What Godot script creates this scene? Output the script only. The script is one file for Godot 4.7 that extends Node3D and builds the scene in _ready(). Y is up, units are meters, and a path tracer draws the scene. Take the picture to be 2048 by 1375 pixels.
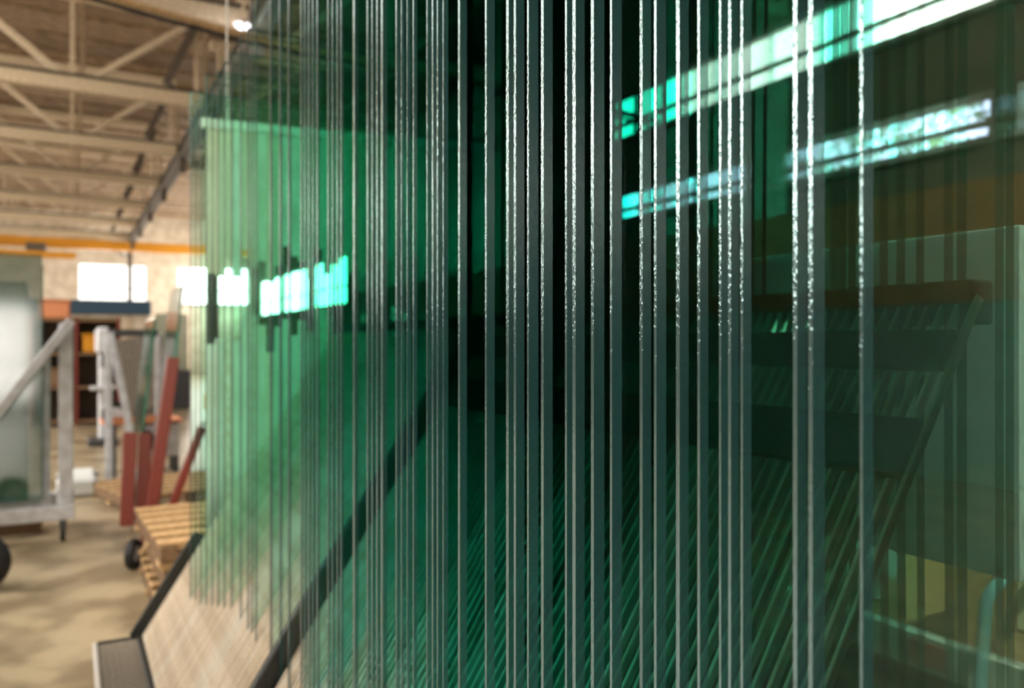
extends Node3D
# y up, metres. The rack and the hall run along -z; "s" below is the distance along that axis (z = -s).

var used := {}
var cream_grain: NoiseTexture2D

func _ready() -> void:
	# ---------------------------------------------------------------- camera, sky, exposure
	var cam := Camera3D.new()
	cam.name = "camera"
	cam.position = Vector3(0, 1.5, 0)
	cam.rotation.y = -deg_to_rad(28.9)
	cam.fov = 46.5
	cam.near = 0.02
	cam.far = 200.0
	var ca := CameraAttributesPhysical.new()
	ca.frustum_focal_length = 27.93
	ca.frustum_focus_distance = 0.86
	ca.exposure_aperture = 4.0
	cam.attributes = ca
	add_child(cam)
	cam.current = true
	var env := Environment.new()
	env.background_mode = Environment.BG_SKY
	var sm := ProceduralSkyMaterial.new()
	sm.sky_top_color = Color(0.62, 0.76, 0.95)
	sm.sky_horizon_color = Color(0.93, 0.96, 1.0)
	sm.ground_bottom_color = Color(0.35, 0.34, 0.3)
	sm.ground_horizon_color = Color(0.7, 0.72, 0.7)
	sm.sky_energy_multiplier = 4.0
	sm.ground_energy_multiplier = 2.0
	var sky := Sky.new()
	sky.sky_material = sm
	env.sky = sky
	env.tonemap_mode = Environment.TONE_MAPPER_LINEAR
	env.tonemap_exposure = EXPOSURE
	env.sdfgi_enabled = true
	env.ssao_enabled = true
	env.ssil_enabled = true
	var we := WorldEnvironment.new()
	we.name = "surroundings"
	we.environment = env
	add_child(we)

	make_materials()
	build_hall()
	build_roof()
	build_rack()
	build_sheets()
	build_left_side()
	build_far_clutter()
	build_right_side()

const EXPOSURE := 1.1
const SKYLIGHT := 5.5
const DAY := 10.0          # radiance of the daylight in the windows

# ==================================================================== helpers
func numbered(n: String) -> String:
	if not used.has(n):
		used[n] = 0
		return n
	used[n] += 1
	return "%s_%03d" % [n, used[n]]

func tag(o: Node, label: String, category: String, group := "") -> Node:
	o.set_meta("label", label)
	o.set_meta("category", category)
	if group:
		o.set_meta("group", group)
	return o

func thing(called: String, label: String, category: String, at := Vector3.ZERO, turn := 0.0, group := "") -> Node3D:
	var o := Node3D.new()
	o.name = numbered(called)
	o.position = at
	o.rotation.y = turn
	add_child(o)
	tag(o, label, category, group)
	return o

func st_new() -> SurfaceTool:
	var st := SurfaceTool.new()
	st.begin(Mesh.PRIMITIVE_TRIANGLES)
	st.set_smooth_group(-1)
	return st

func done(st: SurfaceTool) -> ArrayMesh:
	st.generate_normals()
	return st.commit()

func part(called: String, mesh: Mesh, m: Material, parent: Node = self) -> MeshInstance3D:
	var o := MeshInstance3D.new()
	o.name = numbered(called) if parent == self else called
	o.mesh = mesh
	o.material_override = null
	for i in mesh.get_surface_count():
		o.set_surface_override_material(i, m)
	parent.add_child(o, true)
	return o

func struct(called: String, mesh: Mesh, m: Material, parent: Node = self) -> MeshInstance3D:
	var o := part(called, mesh, m, parent)
	if parent == self:
		o.set_meta("kind", "structure")
	return o

func tri(st: SurfaceTool, a: Vector3, b: Vector3, c: Vector3, inside: Vector3) -> void:
	if Plane(a, b, c).normal.dot((a + b + c) / 3.0 - inside) < 0.0:
		var t := b
		b = c
		c = t
	for v in [a, b, c]:
		st.add_vertex(v)

func quad(st: SurfaceTool, a: Vector3, b: Vector3, c: Vector3, d: Vector3, inside: Vector3) -> void:
	tri(st, a, b, c, inside)
	tri(st, a, c, d, inside)

# a box with chamfered edges
func box(st: SurfaceTool, size: Vector3, at := Transform3D(), bev := 0.0) -> void:
	var h := size / 2.0
	var mid: Vector3 = at.origin
	if bev <= 0.0:
		for ax in 3:
			var u := (ax + 1) % 3
			var w := (ax + 2) % 3
			for sg in [-1.0, 1.0]:
				var p := []
				for q in [[-1, -1], [1, -1], [1, 1], [-1, 1]]:
					var v := Vector3.ZERO
					v[ax] = sg * h[ax]
					v[u] = q[0] * h[u]
					v[w] = q[1] * h[w]
					p.append(at * v)
				quad(st, p[0], p[1], p[2], p[3], mid)
		return
	bev = minf(bev, 0.45 * minf(size.x, minf(size.y, size.z)))
	var f := func(ax: int, sx: float, sy: float, sz: float) -> Vector3:
		var v := Vector3(sx * h.x, sy * h.y, sz * h.z)
		for k in 3:
			if k != ax:
				v[k] -= signf(v[k]) * bev
		return at * v
	for ax in 3:
		var u := (ax + 1) % 3
		var w := (ax + 2) % 3
		for sg in [-1.0, 1.0]:
			var p := []
			for q in [[-1.0, -1.0], [1.0, -1.0], [1.0, 1.0], [-1.0, 1.0]]:
				var s := Vector3.ZERO
				s[ax] = sg
				s[u] = q[0]
				s[w] = q[1]
				p.append(f.call(ax, s.x, s.y, s.z))
			quad(st, p[0], p[1], p[2], p[3], mid)
		# edges along ax
		for q in [[-1.0, -1.0], [1.0, -1.0], [1.0, 1.0], [-1.0, 1.0]]:
			var s0 := Vector3.ZERO
			s0[ax] = -1.0
			s0[u] = q[0]
			s0[w] = q[1]
			var s1 := s0
			s1[ax] = 1.0
			quad(st, f.call(u, s0.x, s0.y, s0.z), f.call(w, s0.x, s0.y, s0.z), f.call(w, s1.x, s1.y, s1.z), f.call(u, s1.x, s1.y, s1.z), mid)
	for sx in [-1.0, 1.0]:
		for sy in [-1.0, 1.0]:
			for sz in [-1.0, 1.0]:
				tri(st, f.call(0, sx, sy, sz), f.call(1, sx, sy, sz), f.call(2, sx, sy, sz), mid)

func bx(st: SurfaceTool, centre: Vector3, size: Vector3, bev := 0.0) -> void:
	box(st, size, Transform3D(Basis(), centre), bev)

# a bar of section w (sideways) x h (towards up) from a to b
func bar(st: SurfaceTool, a: Vector3, b: Vector3, w: float, h: float, up := Vector3.UP, bev := 0.0) -> void:
	var d := (b - a).normalized()
	if absf(d.dot(up)) > 0.98:
		up = Vector3.RIGHT if absf(d.dot(Vector3.RIGHT)) < 0.9 else Vector3.BACK
	var side := d.cross(up).normalized()
	var uu := side.cross(d).normalized()
	box(st, Vector3(w, h, a.distance_to(b)), Transform3D(Basis(side, uu, -d), (a + b) / 2.0), bev)

func one_bar(a: Vector3, b: Vector3, w: float, h: float, up := Vector3.UP, bev := 0.0) -> ArrayMesh:
	var st := st_new()
	bar(st, a, b, w, h, up, bev)
	return done(st)

func one_box(centre: Vector3, size: Vector3, bev := 0.0) -> ArrayMesh:
	var st := st_new()
	bx(st, centre, size, bev)
	return done(st)

# a round tube along points
func tube(st: SurfaceTool, pts: Array, r: float, n := 12, closed := false) -> void:
	st.set_smooth_group(0)
	var rings := []
	var last := pts.size() - 1
	var ref := Vector3.UP
	for i in pts.size():
		var p: Vector3 = pts[i]
		var before: Vector3 = pts[i - 1] if i > 0 else (pts[last - 1] if closed else p)
		var after: Vector3 = pts[i + 1] if i < last else (pts[1] if closed else p)
		var d := (after - before).normalized()
		if i == 0:
			ref = Vector3.UP if absf(d.y) < 0.9 else Vector3.RIGHT
		var side := d.cross(ref).normalized()
		var uu := side.cross(d).normalized()
		ref = uu
		var ring := []
		for k in n:
			var t := TAU * k / n
			ring.append(p + (side * cos(t) + uu * sin(t)) * r)
		rings.append(ring)
	for i in last:
		var mid: Vector3 = (pts[i] + pts[i + 1]) / 2.0
		for k in n:
			var m := (k + 1) % n
			quad(st, rings[i][k], rings[i][m], rings[i + 1][m], rings[i + 1][k], mid)
	if not closed:
		st.set_smooth_group(-1)
		for e in [0, last]:
			var inner: Vector3 = pts[1] if e == 0 else pts[last - 1]
			for k in n:
				tri(st, pts[e], rings[e][k], rings[e][(k + 1) % n], inner)
	st.set_smooth_group(-1)

func one_tube(pts: Array, r: float, n := 12) -> ArrayMesh:
	var st := st_new()
	tube(st, pts, r, n)
	return done(st)

# a solid of revolution about the local axis through c
func lathe(st: SurfaceTool, prof: Array, c: Vector3, axis: Vector3, n := 20) -> void:
	var e1 := axis.cross(Vector3.UP if absf(axis.y) < 0.9 else Vector3.RIGHT).normalized()
	var e2 := axis.cross(e1)
	for i in prof.size() - 1:
		var a: Vector2 = prof[i]
		var b: Vector2 = prof[i + 1]
		var mid: Vector3 = c + axis * (a.y + b.y) * 0.5
		for k in n:
			var t0 := TAU * k / n
			var t1 := TAU * (k + 1) / n
			var d0 := e1 * cos(t0) + e2 * sin(t0)
			var d1 := e1 * cos(t1) + e2 * sin(t1)
			var p0 := c + axis * a.y + d0 * a.x
			var p1 := c + axis * a.y + d1 * a.x
			var p2 := c + axis * b.y + d1 * b.x
			var p3 := c + axis * b.y + d0 * b.x
			quad(st, p0, p1, p2, p3, mid)

# ==================================================================== materials
var M := {}

func noise(freq: float, seed_: int, oct := 4, kind := FastNoiseLite.TYPE_SIMPLEX_SMOOTH) -> FastNoiseLite:
	var n := FastNoiseLite.new()
	n.seed = seed_
	n.frequency = freq
	n.noise_type = kind
	n.fractal_octaves = oct
	return n

func tex(n: FastNoiseLite, lo: Color, hi: Color, size := 512, a := 0.25, b := 0.75) -> NoiseTexture2D:
	var t := NoiseTexture2D.new()
	t.width = size
	t.height = size
	t.seamless = true
	t.noise = n
	var g := Gradient.new()
	g.set_color(0, lo)
	g.set_color(1, hi)
	g.set_offset(0, a)
	g.set_offset(1, b)
	t.color_ramp = g
	return t

func plain(c: Color, rough := 0.6, metal := 0.0) -> StandardMaterial3D:
	var m := StandardMaterial3D.new()
	m.albedo_color = c
	m.roughness = rough
	m.metallic = metal
	return m

# albedo multiplied by a triplanar noise
func worn(c: Color, rough: float, t: Texture2D, scale := Vector3.ONE, metal := 0.0, world := true) -> StandardMaterial3D:
	var m := plain(c, rough, metal)
	m.albedo_texture = t
	m.uv1_triplanar = true
	m.uv1_world_triplanar = world
	m.uv1_scale = scale
	return m

func streak_normal(strength: float, seed_: int, w := 64, h := 1024, cell := 6.0) -> ImageTexture:
	# little hollows and ripples of a cut glass edge, drawn out along it
	var n := noise(1.0 / cell, seed_, 3)
	var im := Image.create(w, h, false, Image.FORMAT_RGBA8)
	for y in h:
		for x in w:
			var v := n.get_noise_3d(cos(TAU * y / h) * h / TAU * 0.55, sin(TAU * y / h) * h / TAU * 0.55, x * 1.6)
			v = clampf(0.5 + 0.5 * v * 1.6, 0, 1)
			im.set_pixel(x, y, Color(v, v, v))
	im.bump_map_to_normal_map(strength)
	return ImageTexture.create_from_image(im)

func make_materials() -> void:
	var blot := tex(noise(0.012, 3, 5), Color(0.72, 0.7, 0.67), Color(1, 1, 1))
	var soft := tex(noise(0.008, 15, 3), Color(0.9, 0.89, 0.87), Color(1, 1, 1))
	var fine := tex(noise(0.05, 8, 4), Color(0.8, 0.79, 0.77), Color(1, 1, 1))
	M.floor = worn(Color(0.66, 0.6, 0.5), 0.3, tex(noise(0.006, 11, 6), Color(0.76, 0.74, 0.7), Color(1, 1, 0.98), 1024, 0.3, 0.7), Vector3(0.3, 0.3, 0.3))
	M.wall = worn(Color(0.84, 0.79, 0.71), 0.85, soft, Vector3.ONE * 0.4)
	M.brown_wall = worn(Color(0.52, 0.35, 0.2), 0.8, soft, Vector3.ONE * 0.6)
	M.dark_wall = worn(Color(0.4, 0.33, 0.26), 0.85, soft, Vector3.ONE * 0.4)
	M.dado = worn(Color(0.4, 0.45, 0.41), 0.7, soft, Vector3.ONE * 0.4)
	M.roof = worn(Color(0.64, 0.54, 0.42), 0.8, tex(noise(0.02, 21, 4), Color(0.7, 0.68, 0.66), Color(1, 1, 1)), Vector3(0.3, 0.3, 1.6))
	M.roof_dark = worn(Color(0.55, 0.455, 0.35), 0.8, blot, Vector3(0.3, 0.3, 1.6))
	M.truss = worn(Color(0.82, 0.74, 0.62), 0.7, fine, Vector3.ONE * 0.8)
	M.truss_dark = worn(Color(0.36, 0.32, 0.27), 0.6, fine, Vector3.ONE * 0.8)
	M.yellow = worn(Color(0.86, 0.58, 0.08), 0.5, fine, Vector3.ONE)
	M.blue = worn(Color(0.2, 0.32, 0.42), 0.6, fine, Vector3.ONE)
	M.frame = plain(Color(0.75, 0.73, 0.7), 0.5)
	M.sill = plain(Color(0.62, 0.6, 0.56), 0.6)
	M.day = StandardMaterial3D.new()
	M.day.albedo_color = Color(0.85, 0.88, 0.9)
	M.day.roughness = 0.4
	M.day.emission_enabled = true
	M.day.emission = Color(1.0, 0.985, 0.96)
	M.day.emission_energy_multiplier = 1.2
	M.clear_pane = plain(Color(0.9, 0.97, 0.95, 0.05), 0.0)
	M.clear_pane.transparency = BaseMaterial3D.TRANSPARENCY_ALPHA
	# rack
	var grain := tex(noise(0.02, 31, 5), Color(0.88, 0.86, 0.82), Color(1, 1, 1))
	M.slat = worn(Color(0.97, 0.91, 0.83), 0.65, grain, Vector3(1.5, 1.5, 1.5))
	M.slat_b = worn(Color(0.93, 0.86, 0.76), 0.7, grain, Vector3(1.5, 1.5, 1.5))
	M.slat_c = worn(Color(0.98, 0.94, 0.88), 0.62, grain, Vector3(1.5, 1.5, 1.5))
	M.frosted = plain(Color(0.66, 0.69, 0.67), 0.5)
	M.frosted.backlight_enabled = true
	M.frosted.backlight = Color(0.8, 0.8, 0.8)
	M.rib = worn(Color(0.58, 0.54, 0.49), 0.55, fine, Vector3.ONE * 3.0)
	M.iron = worn(Color(0.17, 0.18, 0.17), 0.45, fine, Vector3.ONE * 2.0, 0.3)
	M.tray = worn(Color(0.2, 0.19, 0.17), 0.6, fine, Vector3.ONE * 2.0)
	# glass
	M.face = plain(Color(0.05, 0.3, 0.22, 0.035), 0.0)
	M.face.transparency = BaseMaterial3D.TRANSPARENCY_ALPHA
	M.face.metallic_specular = 0.34
	M.tint = plain(Color(0.62, 0.885, 0.855, 0.0), 0.0)
	M.tint.refraction_enabled = true
	M.tint.refraction_scale = 0.0005
	M.tint.metallic_specular = 0.0
	M.tint_pale = plain(Color(0.86, 0.965, 0.935, 0.0), 0.0)
	M.tint_pale.refraction_enabled = true
	M.tint_pale.refraction_scale = 0.0005
	M.tint_pale.metallic_specular = 0.0
	M.tint_far = plain(Color(0.74, 0.93, 0.865, 0.0), 0.0)
	M.tint_far.refraction_enabled = true
	M.tint_far.refraction_scale = 0.0005
	M.tint_far.metallic_specular = 0.0
	M.edge = plain(Color(0.15, 0.31, 0.31, 0.58), 0.24)
	M.edge.transparency = BaseMaterial3D.TRANSPARENCY_ALPHA
	M.edge.normal_enabled = true
	M.edge.normal_texture = streak_normal(2.0, 5, 64, 1024, 10.0)
	M.edge.normal_scale = 0.12
	M.edge.metallic_specular = 0.22
	M.bevel = plain(Color(0.42, 0.51, 0.51), 0.07, 0.65)
	M.bevel.normal_enabled = true
	M.bevel.normal_texture = streak_normal(4.0, 7, 64, 1024, 9.0)
	M.bevel.normal_scale = 0.16
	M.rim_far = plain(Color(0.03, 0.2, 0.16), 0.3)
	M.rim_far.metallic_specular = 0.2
	M.rim = plain(Color(0.2, 0.62, 0.54, 0.14), 0.1, 0.7)
	M.rim.transparency = BaseMaterial3D.TRANSPARENCY_ALPHA
	M.rim.normal_enabled = true
	M.rim.normal_texture = streak_normal(6.0, 9, 64, 1024, 7.0)
	M.rim.metallic_specular = 0.9
	# things
	M.steel = worn(Color(0.78, 0.785, 0.8), 0.4, soft, Vector3.ONE * 2.0)
	M.steel_dark = plain(Color(0.3, 0.3, 0.31), 0.45, 0.4)
	M.red = worn(Color(0.48, 0.17, 0.11), 0.5, fine, Vector3.ONE * 2.0)
	M.wood = worn(Color(0.74, 0.61, 0.44), 0.75, grain, Vector3(2, 2, 2))
	M.wood_dark = worn(Color(0.48, 0.37, 0.26), 0.75, grain, Vector3(2, 2, 2))
	M.card = worn(Color(0.74, 0.57, 0.38), 0.8, fine, Vector3.ONE * 2.5)
	M.card_pale = worn(Color(0.74, 0.62, 0.46), 0.8, fine, Vector3.ONE * 2.5)
	M.tape = plain(Color(0.78, 0.72, 0.58), 0.25)
	M.paper = plain(Color(0.82, 0.83, 0.82), 0.7)
	M.rubber = plain(Color(0.045, 0.045, 0.048), 0.6)
	M.tubeblue = plain(Color(0.42, 0.62, 0.64), 0.3, 0.2)
	M.redtag = plain(Color(0.6, 0.16, 0.1), 0.6)
	M.board = worn(Color(0.95, 0.94, 0.9), 0.6, soft, Vector3.ONE * 0.8)
	M.corr = worn(Color(0.62, 0.58, 0.53), 0.6, fine, Vector3.ONE)
	M.corr_dark = worn(Color(0.42, 0.39, 0.36), 0.6, fine, Vector3.ONE)
	M.glass_green = plain(Color(0.1, 0.36, 0.28, 0.5), 0.09)
	M.glass_green.transparency = BaseMaterial3D.TRANSPARENCY_ALPHA
	M.glass_green.metallic_specular = 0.9
	M.orange = plain(Color(0.78, 0.5, 0.34), 0.5)
	M.bark = worn(Color(0.28, 0.22, 0.16), 0.9, fine, Vector3.ONE)
	M.leaf = plain(Color(0.4, 0.5, 0.06), 0.6)
	M.leaf.backlight_enabled = true
	M.leaf.backlight = Color(0.5, 0.58, 0.03)
	M.lamp = plain(Color(0.95, 0.95, 0.98), 0.4)
	M.lamp.emission_enabled = true
	M.lamp.emission = Color(0.92, 0.92, 1.0)
	M.lamp.emission_energy_multiplier = 0.8

# ==================================================================== the hall
const X0 := -10.0
const X1 := 8.5
const S0 := -10.0
const S1 := 44.0
const ROOF := 7.9
const TH := 0.3

# A wall along u from p0 with a row of windows; inward is the way it faces. wins: [[from, to], ...] for each row [sill, head, list, real]
func wall(side: String, p0: Vector3, u: Vector3, length: float, inward: Vector3, rows: Array, m: Material) -> void:
	var st := st_new()
	var out := -inward * TH / 2.0
	var y := 0.0
	var put := func(a: float, b: float, lo: float, hi: float) -> void:
		if b - a > 0.001 and hi - lo > 0.001:
			var c := p0 + u * (a + b) / 2.0 + Vector3.UP * (lo + hi) / 2.0 + out
			box(st, Vector3(b - a, hi - lo, TH), Transform3D(Basis(u, Vector3.UP, u.cross(Vector3.UP)), c))
	for r in rows:
		put.call(0.0, length, y, r[0])
		var at := 0.0
		for w in r[2]:
			put.call(at, w[0], r[0], r[1])
			at = w[1]
			window(p0 + u * w[0], u, w[1] - w[0], r[0], r[1], inward, r[3], r[4] if r.size() > 4 else 1.0)
		put.call(at, length, r[0], r[1])
		y = r[1]
	put.call(0.0, length, y, ROOF + 0.3)
	struct("wall_" + side, done(st), m)

var n_windows := 0

func window(p: Vector3, u: Vector3, w: float, lo: float, hi: float, inward: Vector3, real: bool, glow: float) -> void:
	n_windows += 1
	var o := Node3D.new()
	o.name = "window_%d" % n_windows
	o.set_meta("kind", "structure")
	add_child(o)
	var h := hi - lo
	var b := Basis(u, Vector3.UP, u.cross(Vector3.UP))
	var c := p + u * w / 2.0 + Vector3.UP * (lo + h / 2.0)
	var st := st_new()
	for k in [-1.0, 1.0]:
		box(st, Vector3(w, 0.08, 0.1), Transform3D(b, c + Vector3.UP * k * (h / 2.0 - 0.04) - inward * 0.1), 0.01)
		box(st, Vector3(0.08, h - 0.16, 0.1), Transform3D(b, c + u * k * (w / 2.0 - 0.04) - inward * 0.1), 0.01)
	part("window_frame", done(st), M.frame, o)
	var nx := 3
	var ny := 2
	for i in range(1, nx):
		part("muntin", one_bar(c + u * (i * w / nx - w / 2.0) - Vector3.UP * (h / 2.0 - 0.08) - inward * 0.08, c + u * (i * w / nx - w / 2.0) + Vector3.UP * (h / 2.0 - 0.08) - inward * 0.08, 0.07, 0.06, inward), M.frame, o)
	part("muntin", one_bar(c - u * (w / 2.0 - 0.08) - inward * 0.08 - Vector3.UP * h * 0.12, c + u * (w / 2.0 - 0.08) - inward * 0.08 - Vector3.UP * h * 0.12, 0.06, 0.07), M.frame, o)
	for i in nx:
		for j in ny:
			var y0 := -h / 2.0 if j == 0 else -h * 0.12
			var y1 := -h * 0.12 if j == 0 else h / 2.0
			var s2 := st_new()
			box(s2, Vector3(w / nx - 0.02, y1 - y0 - 0.02, 0.012), Transform3D(b, c + u * ((i + 0.5) * w / nx - w / 2.0) + Vector3.UP * (y0 + y1) / 2.0 - inward * 0.16))
			part("pane", done(s2), M.clear_pane if real else M.day, o)
	var sl := st_new()
	box(sl, Vector3(w + 0.2, 0.06, 0.2), Transform3D(b, c - Vector3.UP * (h / 2.0 + 0.03) + inward * 0.1), 0.01)
	part("sill", done(sl), M.sill, o)
	var l := AreaLight3D.new()
	l.name = "daylight"
	l.area_size = Vector2(w - 0.1, h - 0.1)
	l.light_color = Color(1.0, 0.97, 0.93)
	l.light_energy = DAY * glow * w * h / PI * (0.03 if real else 1.0)
	l.area_normalize_energy = true
	l.shadow_enabled = true
	l.area_range = 60.0
	l.look_at_from_position(c - inward * 0.14, c + inward, Vector3.UP)
	o.add_child(l)

func spans(from: float, width: float, step: float, count: int) -> Array:
	var out := []
	for k in count:
		out.append([from + k * step, from + k * step + width])
	return out

func build_hall() -> void:
	struct("floor", one_box(Vector3((X0 + X1) / 2, -0.15, -(S0 + S1) / 2), Vector3(X1 - X0 + 2 * TH, 0.3, S1 - S0 + 2 * TH)), M.floor)
	struct("ceiling", one_box(Vector3((X0 + X1) / 2, ROOF + 0.15, -(S0 + S1) / 2), Vector3(X1 - X0 + 2 * TH, 0.3, S1 - S0 + 2 * TH)), M.roof_dark)
	# far wall, with a row of windows over a low lean-to
	wall("far", Vector3(X0, 0, -S1), Vector3.RIGHT, X1 - X0, Vector3.BACK, [[3.5, 5.45, [[1.6, 4.7], [10.3, 13.4], [14.75, 18.2]], false]], M.wall)
	# left wall: high windows for its whole length
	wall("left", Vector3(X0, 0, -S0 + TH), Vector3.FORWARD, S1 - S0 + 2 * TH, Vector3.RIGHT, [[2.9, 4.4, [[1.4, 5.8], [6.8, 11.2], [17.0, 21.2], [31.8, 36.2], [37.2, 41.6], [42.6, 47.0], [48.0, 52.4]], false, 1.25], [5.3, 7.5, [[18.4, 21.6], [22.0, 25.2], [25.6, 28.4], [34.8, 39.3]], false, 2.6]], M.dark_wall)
	# back wall
	wall("back", Vector3(X1, 0, -S0), Vector3.LEFT, X1 - X0, Vector3.FORWARD, [[0.35, 2.95, [[9.35, 10.95]], false]], M.wall)
	# right wall: two rows, the lower one looking out on trees
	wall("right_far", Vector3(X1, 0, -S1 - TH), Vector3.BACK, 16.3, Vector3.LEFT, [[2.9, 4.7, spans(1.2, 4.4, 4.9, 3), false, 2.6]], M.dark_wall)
	wall("right_middle", Vector3(X1, 0, -28.0), Vector3.BACK, 19.5, Vector3.LEFT, [[3.65, 4.2, [[15.1, 17.6]], true], [5.05, 5.9, [[15.0, 17.3]], false]], M.wall)
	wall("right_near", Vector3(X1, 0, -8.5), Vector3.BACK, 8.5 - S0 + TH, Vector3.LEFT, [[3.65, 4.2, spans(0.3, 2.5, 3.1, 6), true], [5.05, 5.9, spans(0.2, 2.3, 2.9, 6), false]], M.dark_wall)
	# skylight in the roof over the left bay
	var sk := Node3D.new()
	n_windows += 1
	sk.name = "window_%d" % n_windows
	sk.set_meta("kind", "structure")
	add_child(sk)
	for i in 6:
		part("pane", one_box(Vector3(-6.2, ROOF - 0.12, -4.0 - i * 2.0), Vector3(5.6, 0.02, 1.9), 0.004), M.day, sk)
		part("glazing_bar", one_bar(Vector3(-9.0, ROOF - 0.14, -3.0 - i * 2.0), Vector3(-3.4, ROOF - 0.14, -3.0 - i * 2.0), 0.08, 0.08), M.frame, sk)
	var sl := AreaLight3D.new()
	sl.name = "daylight"
	sl.area_size = Vector2(5.6, 11.8)
	sl.light_color = Color(1.0, 0.98, 0.95)
	sl.light_energy = SKYLIGHT * 5.6 * 11.8 / PI
	sl.area_normalize_energy = true
	sl.shadow_enabled = true
	sl.area_range = 60.0
	sl.look_at_from_position(Vector3(-6.2, ROOF - 0.15, -9.0), Vector3(-6.2, 0, -9.0), Vector3.FORWARD)
	sk.add_child(sl)
	var st := st_new()
	bx(st, Vector3(X1 - 0.03, 2.6, -(S0 + 28.0) / 2), Vector3(0.06, 1.3, 28.0 - S0), 0.01)
	struct("trim_1", done(st), M.brown_wall)
	st = st_new()
	bx(st, Vector3(X1 - 0.03, 0.97, -(S0 + S1) / 2), Vector3(0.06, 1.94, S1 - S0), 0.01)
	struct("trim_2", done(st), M.dado)
	st = st_new()
	bx(st, Vector3(X0 + 0.03, 1.3, -(S0 + S1) / 2), Vector3(0.06, 2.6, S1 - S0), 0.01)
	struct("trim_3", done(st), M.dado)

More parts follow.
